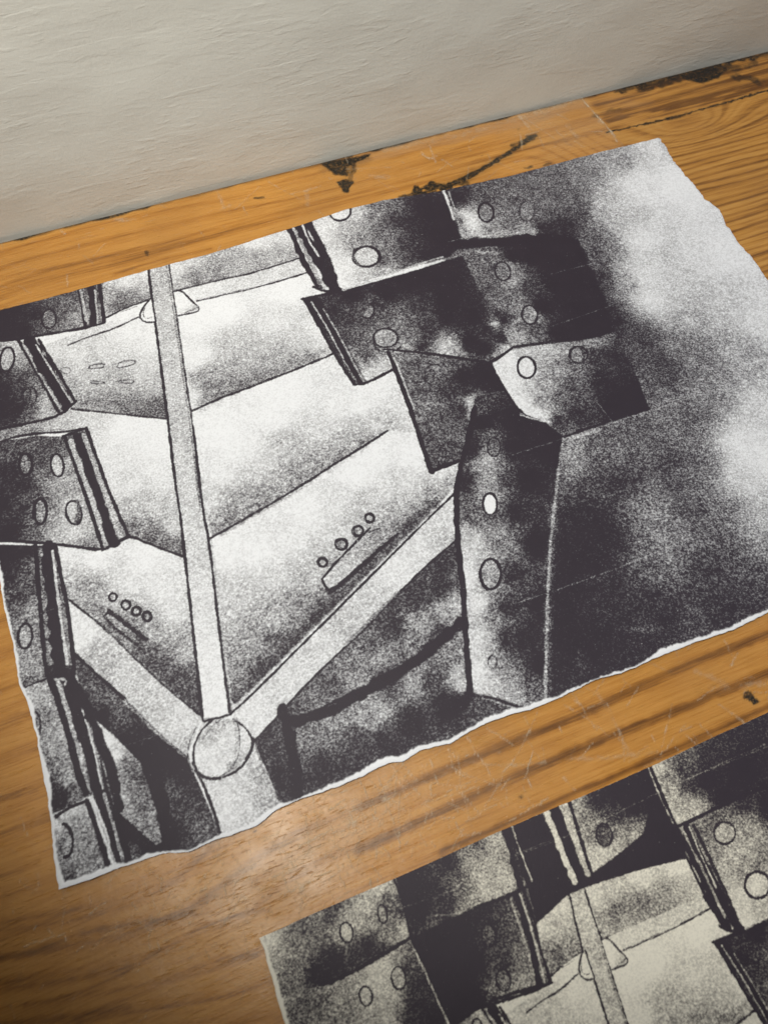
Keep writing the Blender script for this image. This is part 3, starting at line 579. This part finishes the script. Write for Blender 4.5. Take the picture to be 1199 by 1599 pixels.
# ------------------------------------------------------------------ table
def make_table():
    st_ = .1
    x = np.arange(-30, 95, st_*1.15); y = np.arange(-82, 0.06, st_)
    X, Y = np.meshgrid(x, y); sh_ = X.shape
    xf = X.ravel(); yf = Y.ravel()
    # growth rings run along x, bent by low waves and by knots
    w = (fbm(xf/30, yf/11, 31, 3)-.5)*2.4+(fbm(xf/9, yf/3, 35, 3)-.5)*.3
    fr = sstep(-40, -47, yf)*sstep(8, 14, xf)               # the straight-grained stretch between the prints
    w = w*(1-.85*fr)
    lw = sstep(10, -4, xf)*sstep(-44, -50, yf)
    w = w+lw*(2.4*np.sin((xf+8)/6.0+.25*yf)+.22*xf*0)
    for kx, ky, rx, ry, A in [(60.5,-6.6,5.5,2.2,3.4),(-9,-6,7,2.5,2.0),(72,-30,7,3,3.0),(-14,-62,6,3,3.2),(84,-12,6,2.5,3)]:
        w = w+A*np.exp(-(((xf-kx)/rx)**2+((yf-ky)/ry)**2))
    ph = (yf+w)
    sp = 2.05+(1.0-2.05)*np.clip(sstep(44, 54, xf)*sstep(-40, -30, yf)+sstep(-4.7, -4.6, yf), 0, 1)*.45
    ring = (.5+.5*np.cos(2*np.pi*(ph+50.13)/sp))**5
    ring *= .35+.65*fbm(xf/12, (yf+w)/1.3, 41, 2)
    streak = fbm(xf/14, (yf+w)*2.6, 45, 5, .62)
    dense = sstep(50, 56, xf)*sstep(-3.5, -9, yf)
    ring2 = (.5+.5*np.cos(2*np.pi*(ph)/.62))**2.5*dense*.55
    grain = np.clip(ring*.42+ring2*.8+(streak-.5)*.85*(1-.7*fr)+.14, 0, 1)
    p = Painter(xf, yf, wob=.018, seed=70)
    p.D = grain
    for L, wd, a in [([(560,1262),(700,1200),(850,1142),(960,1092),(1060,1042),(1199,990)], 15, .55), ([(560,1330),(700,1262),(830,1200),(960,1145),(1090,1095),(1199,1050)], 15, .6),
                     ([(690,1330),(760,1298),(960,1212),(1100,1148),(1199,1103)], 10, .6), ([(0,1498),(70,1482),(130,1455),(200,1445),(300,1425)], 13, .8),
                     ([(40,1570),(160,1540),(240,1490),(330,1440),(420,1420)], 9, .6), ([(100,1599),(220,1550),(330,1500),(400,1490)], 16, .5), ([(0,1545),(120,1530),(200,1510)], 16, .6), ([(0,1599),(100,1590),(200,1575)], 18, .6), ([(0,1440),(100,1425),(180,1405)], 8, .45),
                     ([(0,1370),(60,1350)], 8, .5), ([(0,1250),(60,1235)], 5, .5), ([(0,1120),(30,1112)], 5, .5), ([(180,428),(240,408),(330,388)], 6, .7), ([(0,433),(100,415),(220,385)], 4, .5)]:
        p.stroke(L, wd*.75, .95, 6, a*(1.15 if L[0][0] > 500 else .7), rough=.35)
        p.stroke(L, wd*.2, 1, 1.5, a*.6, rough=.9)
    grain = p.D.copy()
    back = sstep(-4.75, -4.6, yf)*sstep(53, 54, xf)           # rough sawn strip at the back, right of the film
    grain = np.clip(grain*(1-.0*back)+back*(.25+.75*sstep(.52, .68, fbm(xf/9, yf*2.2, 141, 4, .6))), 0, 1)
    # black ink stains, seam, painted gap shade, dirt specks
    s = Painter(xf, yf, wob=.05, seed=80, k=1.6)
    s.stroke([(690,293),(740,272),(780,248),(835,212)], 10, .35, 8, .8); s.stroke([(510,262),(545,256),(570,248)], 14, .3, 9, .8); s.stroke([(1000,130),(1060,116),(1140,108)], 16, .35, 10, .8)
    I = np.nonzero(yf > -.5)[0]; s.D[I] = np.maximum(s.D[I], sstep(-.32, -.02, yf[I]+(vn(xf[I]/.9, xf[I]*0, 121)-.5)*.25)*(.35+.6*sstep(.4, .7, fbm(xf[I]/5, xf[I]*0, 123, 3))))  # shade of the wall gap, painted as a patchy dark line
    s.stroke([(948,206),(1000,195),(1050,184),(1090,172),(1140,158),(1199,140)], 2.6, .95, .9, .95, rough=.5)
    s.stroke([(700,289),(740,272),(780,248),(815,224),(835,212)], 6, 1, 1.6, .97, rough=.3); s.stroke([(650,300),(668,293),(690,290),(705,292)], 11, 1, 2, .95, rough=.9)
    s.stroke([(625,308),(650,302),(680,298)], 4, .9, 1.5, .8); s.stroke([(690,293),(715,289),(728,286)], 4, .9, 1.5, .7, rough=.9)
    s.shade([(500,256),(520,250),(550,246),(578,240),(576,246),(556,254),(552,268),(540,276),(522,272),(512,264)], [(520,258,.8),(545,255,.95),(530,265,.9),(560,247,.8),(548,262,.35)], 1.5, sm=3)
    s.shade([(526,284),(540,280),(552,283),(546,294),(545,302),(536,300)], 1.0, 1.3); s.stroke([(548,246),(555,260),(545,285)], 5, .9, 1.5, .6, rough=1)
    s.stroke([(995,133),(1030,122),(1060,114)], 9, .75, 3, .8, rough=1); s.shade([(1050,112),(1085,104),(1122,98),(1135,108),(1120,122),(1095,130),(1075,126)], 1.0, 2.5); s.stroke([(1110,106),(1150,106),(1180,98)], 7, .8, 3, .7, rough=1)
    s.stroke([(960,143),(1000,131),(1060,114),(1120,99),(1199,84)], 7, .95, 3, .85, rough=1); s.stroke([(1000,138),(1060,122),(1110,118)], 10, .9, 4, .7, rough=1); s.stroke([(1140,120),(1165,122),(1185,128)], 8, .75, 3, .85, rough=1); s.stroke([(905,150),(925,147)], 6, .8, 2, .8)
    s.stroke([(900,152),(960,137),(1000,127),(1060,112)], 3, .8, 1, .9, rough=.9)
    s.stroke([(930,180),(945,174),(968,170)], 6, .7, 2, .6, rough=1); s.stroke([(1040,186),(1075,178)], 4, .9, 2, .6)
    s.stroke([(1168,1084),(1176,1092),(1186,1097)], 9, 1, 1.5, .95, rough=1); s.stroke([(1172,1083),(1180,1094)], 8, .95, 1, .8, rough=.8)
    s.stroke([(820,262),(830,260)], 3, .8, 1, .8); s.stroke([(850,258),(858,256)], 3, .8, 1, .7); s.stroke([(398,309),(411,308)], 3, .8, 1, .8)
    s.stroke([(799,226),(815,222),(830,213)], 5, .8, 2, .8, rough=.8); s.stroke([(228,392),(230,398)], 3, .8, 1, .7); s.stroke([(0,485),(12,483)], 3, .8, 1, .7)
    s.stroke([(1190,80),(1199,78)], 8, .8, 2, .8); s.stroke([(1010,128),(1015,133)], 8, .6, 2, .6)
    rs = np.random.RandomState(5)
    for i in range(60):
        cx = rs.uniform(-25, 85); cy = rs.uniform(-75, -1); r = rs.uniform(.04, .12)
        I = np.nonzero((abs(xf-cx) < .5) & (abs(yf-cy) < .5))[0]
        d = np.hypot(s.X[I]-cx, (s.Y[I]-cy)*1.3); s.D[I] = np.maximum(s.D[I], (1-sstep(r*.5, r*1.5, d))*rs.uniform(.3, .8))
    stain_gap_shade = np.clip(s.D*1.3, 0, 1)*(.86+.14*sstep(.28, .42, vn(xf/.25, yf/.14, 91)*.6+vn(xf/.7, yf/.4, 92)*.4))
    # grey lamp sheen painted into the wood before the first print, then wear
    wear_sheen = np.exp(-(((xf-9)/11)**2+((yf+51)/4.0)**2))*(.5+.5*fbm(xf/3, yf/1.5, 93, 3))
    wear_sheen = np.maximum(wear_sheen, .8*np.exp(-(((xf-55.5)/4)**2+((yf+2.0)/2.2)**2))*fbm(xf/1.5, yf/.5, 95, 3))
    wear_sheen = np.maximum(wear_sheen, .9*sstep(24, 34, xf)*sstep(54, 53, xf)*sstep(-1.7+.0*xf, -1.3, yf+(fbm(xf/4, xf*0, 97, 2)-.5)*.8))
    Z = (fbm(X/6, Y/6, 33, 2)-.5)*.02-sstep(.12, .0, abs(Y+4.85))*.05*(X > 52)-(grain.reshape(sh_))*.006
    m, nt = mat('varnished_pine'); g = N(nt)
    vf = g.mapping((.04, 1, 1)); v = g.mapping((1, 1, 1))
    gr = g.attr('grain'); sn = g.attr('stain_gap_shade')
    fib = g.noise(vf, 900, 3, .6, .1); fib2 = g.noise(vf, 240, 3, .5, .3)
    t = g.m('ADD', gr, g.m('MULTIPLY', g.m('SUBTRACT', fib, .5), 1.25)); t = g.m('ADD', t, g.m('MULTIPLY', g.m('SUBTRACT', fib2, .5), .55), clamp=True)
    ramp = g.n('ShaderNodeValToRGB', Fac=t); cr = ramp.color_ramp
    cr.elements[0].position = 0; cr.elements[0].color = (.54, .283, .070, 1)
    cr.elements[1].position = 1; cr.elements[1].color = (.12, .046, .010, 1)
    e = cr.elements.new(.35); e.color = (.44, .205, .040, 1); e = cr.elements.new(.65); e.color = (.27, .118, .024, 1)
    col = ramp.outputs[0]
    col = g.mix(g.rng(g.noise(v, 11, 3), .35, .7, 0, .35), col, (.30, .15, .05, 1))
    col = g.mix(g.m('MULTIPLY', g.attr('wear_sheen'), .35), col, (.36, .235, .15, 1))
    sk = g.m('MULTIPLY', sn, g.rng(g.noise(v, 500, 2), .3, .45, .6, 1), clamp=True)
    col = g.mix(sk, col, (.012, .011, .010, 1))
    sc1 = g.noise(g.mapping((.12, 1, 1), (0, 0, 1.2)), 420, 2, .5, 1.5); sc2 = g.noise(g.mapping((.1, 1, 1), (0, 0, 2.2)), 380, 2, .5, 1.2); sc3 = g.noise(g.mapping((.15, 1, 1), (0, 0, .3)), 300, 2, .5, 2.0)
    dents = g.m('ADD', g.rng(sc1, .66, .74), g.m('ADD', g.rng(sc2, .66, .74), g.rng(sc3, .68, .76)))
    h = g.m('SUBTRACT', g.m('MULTIPLY', g.noise(v, 90, 4, .6), .8), g.m('MULTIPLY', dents, .8)); h = g.m('ADD', h, g.m('MULTIPLY', fib, .22))
    bump = g.n('ShaderNodeBump', Strength=.5, Distance=.0006, Height=h)
    rough = g.rng(g.noise(v, 35, 4), .3, .7, .28, .46)
    bs = g.n('ShaderNodeBsdfPrincipled', **{'Base__Color': col, 'Roughness': rough, 'Normal': bump.outputs[0]})
    bs.inputs['Specular IOR Level'].default_value = .28
    g.n('ShaderNodeOutputMaterial', Surface=bs.outputs[0])
    o = grid_mesh('table', X, Y, Z, {'grain': grain, 'stain_gap_shade': stain_gap_shade, 'wear_sheen': wear_sheen}, m, thick=3)
    tag(o, 'varnished orange pine tabletop with black ink stains and scratches under both prints', 'table')
make_table()

# ------------------------------------------------------------------ clear film stuck over the boards
def make_film():
    st_ = .09
    x = np.arange(-29, 54.2, st_); y = np.arange(-80, -.05, st_)
    X, Y = np.meshgrid(x, y)
    ex = 53.0+.45*(-Y/4.7)+(fbm(Y/1.2, Y*0, 7, 3)-.5)*.35                # its right edge
    X = X+(ex-x[-1])*sstep(50, 54.2, X)
    xf = X.ravel(); yf = Y.ravel()
    p = Painter(xf, yf, wob=.05, seed=100)
    T = [([(842,1098),(836,1120),(818,1160),(790,1205),(745,1240)],1.6,.5),([(1070,1130),(1050,1155),(1030,1180)],2,.5),([(1048,1100),(1040,1135),(1032,1168)],2,.45),
         ([(885,1186),(940,1184),(990,1178),(1025,1175)],5,.35),([(735,1192),(800,1196),(850,1190)],4,.3),([(915,1075),(935,1085),(965,1140),(980,1175)],5,.3),
         ([(948,1100),(960,1130),(973,1160)],3,.4),([(880,1100),(920,1125),(950,1150)],2,.4),([(1085,1050),(1105,1058),(1142,1072),(1110,1075)],9,.28),([(1150,1020),(1140,1040)],3,.5),
         ([(1010,1035),(1045,1050)],5,.4),([(1130,1000),(1145,1030)],2,.4),([(820,1120),(828,1145)],4,.3),([(715,1180),(718,1225)],3,.4),([(720,1225),(735,1290)],2,.4),
         ([(1158,1072),(1180,1068),(1199,1066)],10,.35),([(1120,1100),(1145,1115),(1160,1130)],3,.35),([(880,1215),(898,1235)],3,.4),([(590,1210),(600,1240)],1.5,.5),([(600,1245),(612,1260)],3,.5),
         ([(575,1215),(590,1235)],2,.4),([(700,1170),(712,1210)],3,.3),([(870,1075),(905,1100)],2,.4),([(1052,1010),(1060,1035)],2,.3),
         ([(420,285),(445,300),(470,312)],2,.5),([(452,305),(500,292)],4,.35),([(478,300),(480,320)],5,.3),([(580,275),(605,278)],9,.4),([(655,235),(668,250),(682,245)],3,.6),([(670,228),(680,255)],3,.55),
         ([(690,250),(708,262)],2,.5),([(808,180),(830,205)],4,.35),([(885,195),(900,215)],5,.4),([(340,300),(350,325)],7,.45),([(345,328),(358,322)],5,.5),([(180,345),(210,343)],6,.5),
         ([(95,360),(103,366)],3,.6),([(600,235),(700,215),(800,190),(905,155)],9,.3),([(906,153),(925,175),(953,205),(962,222)],2.2,.65),([(935,190),(958,205)],5,.35),
         ([(812,210),(815,235)],4,.4),([(540,265),(610,262)],3,.25),([(840,165),(850,180)],5,.3),
         ([(100,1390),(99,1420),(98,1455)],2,.25),([(141,1395),(143,1430)],3,.3),([(60,1365),(62,1385),(50,1395)],2,.4),([(235,1450),(234,1462)],3,.7),([(350,1430),(340,1400)],2,.4),
         ([(30,1372),(45,1390),(60,1388)],1.5,.35),([(140,1520),(250,1490),(330,1450)],1.5,.2),([(470,1395),(485,1403),(500,1390)],4,.35),([(400,1310),(440,1300)],2,.5)]
    for L, wd, a in T: p.stroke(L, wd*.7, 1, 1.0 if wd < 5 else 3, a*(1.0 if wd < 5 else .75), rough=.9)
    p.D = p.D*(.25+.75*sstep(.32, .62, vn(xf/.16, yf/.16, 131)*.6+vn(xf/.5, yf/.4, 132)*.4))
    rs = np.random.RandomState(11)
    for i in range(380):
        cx = rs.uniform(-10, 52); cy = rs.choice([rs.uniform(-58, -44), rs.uniform(-58, -44), rs.uniform(-9, -.5), rs.uniform(-80, -2)])
        L_ = rs.uniform(.15, 1.6)*(1+1.5*(rs.rand() < .1)); a = rs.choice([rs.normal(1.9, .35), rs.normal(.2, .4), rs.uniform(0, 3.1)])
        A = np.array([cx, cy]); B = A+L_*np.array([math.cos(a), math.sin(a)]); wd = rs.uniform(.008, .035)
        I = p.sub(np.stack([A, B]), .3)
        if not len(I): continue
        d, t = p.segdist(p.X[I], p.Y[I], A, B)
        mm = (1-sstep(wd*.3, wd*1.3+.03, d))*rs.uniform(.08, .4); p.D[I] = np.maximum(p.D[I], mm)
    for i in range(380):
        A = np.array([rs.normal(8, 6), rs.normal(-51.5, 1.6)]); a = rs.choice([rs.normal(1.8, .5), rs.normal(.15, .3), rs.uniform(0, 3.1)]); L_ = rs.exponential(.7)+.1
        B = A+L_*np.array([math.cos(a), math.sin(a)]); I = p.sub(np.stack([A, B]), .2)
        if not len(I): continue
        d, t = p.segdist(p.X[I], p.Y[I], A, B); mm = (1-sstep(.005, .05, d))*rs.uniform(.15, .65); p.D[I] = np.maximum(p.D[I], mm)
    rough_zone = np.exp(-(((xf-6)/9)**2+((yf+51.5)/3.2)**2))
    haze = .04*fbm(xf/5, yf/3, 111, 3)+.42*sstep(38, 52, xf)*sstep(-9, -5, yf)*fbm(xf/4, yf/2, 112, 2)
    milky = np.clip(p.D+haze*.6, 0, 1)
    Z = .055+(fbm(X/3, Y/3, 113, 3)-.5)*.015+(p.D.reshape(X.shape))*.02
    m, nt = mat('clear_film'); g = N(nt)
    v = g.mapping((1, 1, 1))
    cr = g.rng(g.noise(g.mapping((.12, 1, 1), (0, 0, 1.2)), 300, 2, .5, 2.0), .62, .72)
    cr2 = g.rng(g.noise(g.mapping((.12, 1, 1), (0, 0, 2.3)), 260, 2, .5, 1.6), .64, .74)
    zone = g.attr('crazed')
    h = g.m('ADD', g.m('MULTIPLY', g.noise(v, 45, 4, .6), .7), g.m('MULTIPLY', g.m('ADD', cr, cr2), g.m('ADD', .25, g.m('MULTIPLY', zone, 1.6)))); h = g.m('ADD', h, g.m('MULTIPLY', g.attr('milky'), .8))
    h = g.m('ADD', h, g.m('MULTIPLY', g.noise(v, 260, 3, .6), g.m('MULTIPLY_ADD', zone, .8, .1)))
    bump = g.n('ShaderNodeBump', Strength=.7, Distance=.0009, Height=h)
    gl = g.n('ShaderNodeBsdfGlossy', Color=(1, 1, 1, 1), Roughness=g.rng(g.noise(v, 20, 4), .3, .7, .28, .46), Normal=bump.outputs[0])
    tr = g.n('ShaderNodeBsdfTransparent', Color=(.97, .96, .93, 1))
    df = g.n('ShaderNodeBsdfDiffuse', Color=(.68, .56, .40, 1), Normal=bump.outputs[0])
    fr = g.n('ShaderNodeFresnel', IOR=1.17, Normal=bump.outputs[0])
    a = g.n('ShaderNodeMixShader', i0=g.m('MULTIPLY', g.attr('milky'), .75), i1=tr.outputs[0], i2=df.outputs[0])
    b = g.n('ShaderNodeMixShader', i0=fr.outputs[0], i1=a.outputs[0], i2=gl.outputs[0])
    g.n('ShaderNodeOutputMaterial', Surface=b.outputs[0])
    o = grid_mesh('plastic_film', X, Y, Z, {'milky': milky, 'crazed': rough_zone}, m)
    tag(o, 'clear scratched plastic film covering the pine boards, its right edge ending near the wall', 'plastic film')
make_film()

# ------------------------------------------------------------------ the two prints
def edge_profile(L):
    Q = P(np.array([l[0] for l in L], float), np.array([l[1] for l in L], float)); return Q
def torn(t, seed, amp=.16):
    return (fbm(t/1.4, t*0+.5, seed, 3)-.5)*amp*1.6+(fbm(t/.28, t*0+.5, seed+9, 3, .7)-.5)*amp
def smooth_interp(t, q, v):
    o = np.argsort(q); return np.interp(t, q[o], v[o])

def make_print(name, x0, x1, y0, y1, step, left, right, bottom, top, rims, second, zf, label, grain, pcol):
    nx = int((x1-x0)/step)+1; ny = int((y1-y0)/step)+1
    u, v = np.meshgrid(np.linspace(0, 1, nx), np.linspace(0, 1, ny))
    X = x0+(x1-x0)*u; Y = y0+(y1-y0)*v
    dl = left(Y); dr = right(Y); db = bottom(X); dt = top(X)
    wl = np.exp(-(X-x0)/1.6); wr = np.exp(-(x1-X)/1.6); wb = np.exp(-(Y-y0)/1.6); wt = np.exp(-(y1-Y)/1.6)
    X2 = X+dl*wl+dr*wr; Y2 = Y+db*wb+dt*wt
    # distances to the torn edges
    eL = X2-(x0+dl); eR = (x1+dr)-X2; eB = Y2-(y0+db); eT = (y1+dt)-Y2
    xf = X2.ravel(); yf = Y2.ravel()
    if second:
        q = to_master(np.stack([xf, yf], -1)); xm, ym = q[:, 0], q[:, 1]
    else: xm, ym = xf, yf
    p = Painter(xm, ym, wob=.014, seed=3, k=(1.0 if not second else 1.5))
    p.D[:] = .06
    if second: p.D[:] = np.where(xm < -3, .75, .06)
    draw_master(p)
    if second:
        p.T = lambda a, b: to_master(P(a, b))
        draw_second(p)
    D = p.D
    bl = (fbm(xm/.9, ym/.9, 51, 3)-.5)*.9+(vn(xm/.28, ym/.28, 55)-.5)*.35
    D = D+bl*np.clip(D*(1-D)*4, 0, 1)*.22
    # faint rules scraped across the dark
    p.D = D; rs = np.random.RandomState(9)
    if not second:
        p.T = lambda a, b: P(a, b)
        for L, a in [([(799,712),(900,680),(1100,615)],.35),([(799,945),(900,912),(1010,870),(1110,825)],.45),([(560,1030),(650,1000)],.4),([(640,1170),(700,1150)],.3),
                     ([(860,512),(950,480)],.3),([(700,380),(730,372)],.4),([(690,1010),(860,950)],.2),([(860,430),(930,412)],.3),([(880,600),(1010,580)],.25),([(860,795),(1000,765)],.2),([(180,1170),(260,1145)],.35),
                     ([(70,958),(100,948)],.3),([(230,1130),(270,1160)],.25),([(930,630),(955,660)],.4),([(480,1110),(530,1098)],.25),([(640,560),(720,520),(800,490)],.2)]:
            p.stroke(L, 1.1, .35, .7, a)
    else:
        for L, a in [([(795,1340),(900,1300),(1000,1250),(1130,1190),(1199,1160)],.4),([(1050,1225),(1199,1165)],.3),([(430,1520),(520,1490)],.3),([(620,1420),(720,1385)],.25),([(800,1335),(860,1312)],.3)]:
            p.stroke(L, 1.1, .35, .7, a)
    D = np.clip(p.D, 0, 1)**1.28
    rl, rr, rb, rt = rims
    def rim(e, r, t, seed):
        if r <= 0: return np.ones_like(e)
        lim = r*(.1+2.0*fbm(t/2.2, t*0, seed, 3)**1.3)+(vn(t/.15, e/.15, seed+4)-.5)*r*.35
        return sstep(lim-.05, lim+.06, e)
    printed = rim(eL, rl, Y2, 200)*rim(eR, rr, Y2, 210)*rim(eB, rb, X2, 220)*rim(eT, rt, X2, 230)
    e = np.minimum(np.minimum(eL, eR), np.minimum(eB, eT if rt > 0 else eT+.2))
    Z = zf(X2, Y2)+.045-.035*(1-sstep(0, .22, e))+(fbm(X2/.5, Y2/.5, 240, 2)-.5)*.012*(1-sstep(.0, .5, e))
    m = paper_material(name+'_surface', grain, pcol)
    o = grid_mesh(name, X2, Y2, Z, {'ink': D, 'printed': printed}, m, thick=.012)
    tag(o, label, 'art print', 'torn-edged prints of the charcoal drawing')
    return o

BE = edge_profile([(100,1387),(140,1375),(180,1357),(217,1345),(257,1333),(280,1331),(297,1330),(333,1313),(365,1303),(400,1291),(437,1263),(483,1243),(507,1237),(533,1227),(567,1212),(590,1198),(607,1192),(630,1190),(657,1172),
                   (700,1162),(733,1143),(762,1129),(800,1116),(825,1110),(875,1089),(925,1064),(966,1052),(1054,1017),(1108,996),(1140,985),(1199,958)])
LE = edge_profile([(0,892),(8,947),(22,1003),(32,1070),(43,1092),(60,1153),(72,1217),(82,1283),(88,1350),(95,1383)])
RE = edge_profile([(1027,218),(1039,233),(1046,250),(1066,272),(1087,297),(1099,313),(1121,327),(1129,347),(1152,383),(1169,400),(1179,413),(1199,445)])
TE = edge_profile([(0,487),(100,461),(235,423),(330,398),(460,357),(540,330),(600,315),(690,300),(799,276),(900,249),(960,234),(1027,218)])
X0, X1, Y0, Y1 = -5.1, 57.1, -48.9, -7.0
o1 = make_print('art_print', X0, X1, Y0, Y1, .055,
    lambda y: smooth_interp(y, LE[:, 1], LE[:, 0])-X0+torn(y, 301, .10),
    lambda y: smooth_interp(y, RE[:, 1], RE[:, 0])-X1+(fbm(y/.45, y*0+.5, 311, 3, .7)-.5)*.34+(vn(y/1.1, y*0, 316)-.5)*.10,
    lambda x: smooth_interp(x, BE[:, 0], BE[:, 1])-Y0+torn(x, 321, .11),
    lambda x: smooth_interp(x, TE[:, 0], TE[:, 1])-Y1+(vn(x/.6, x*0, 331)-.5)*.05,
    (.22, 0.0, .23, 0.0), False,
    lambda x, y: .07+.34*sstep(-45.5, -49, y)*(.2+.8*fbm(x/5, x*0, 341, 2))+.14*sstep(0, -5, x)*fbm(y/6, y*0, 345, 2)+.12*fbm(x/16, y/16, 343, 2),
    'white torn-edged black print of riveted plates and a V of struts, lying nearest the wall', 760, (.82, .84, .88, 1))
Q1 = edge_profile([(407,1464),(470,1435),(560,1396),(620,1370),(690,1339),(750,1311),(850,1268),(940,1230),(1020,1195),(1100,1157),(1199,1112)])
QL = edge_profile([(405,1466),(416,1490),(418,1510),(428,1535),(437,1570),(447,1599)])
ax, ay = 4.25, -54.4
o2 = make_print('art_print', ax, ax+38.3, ay-26.2, ay, .05,
    lambda y: (smooth_interp(y, QL[:, 1], QL[:, 0])-ax)*.9+torn(y, 401, .12),
    lambda y: torn(y, 411, .14), lambda x: torn(x, 421, .14),
    lambda x: smooth_interp(x, Q1[:, 0], Q1[:, 1])-ay+torn(x, 431, .03),
    (.14, .2, .25, 0.0), True,
    lambda x, y: .07+.06*fbm(x/9, y/9, 441, 2)+.12*sstep(8, 4.2, x)*fbm(y/4, y*0, 445, 2),
    'cream torn-edged print in front of the other, its solid black patch reaching the top edge', 900, (.80, .77, .67, 1))
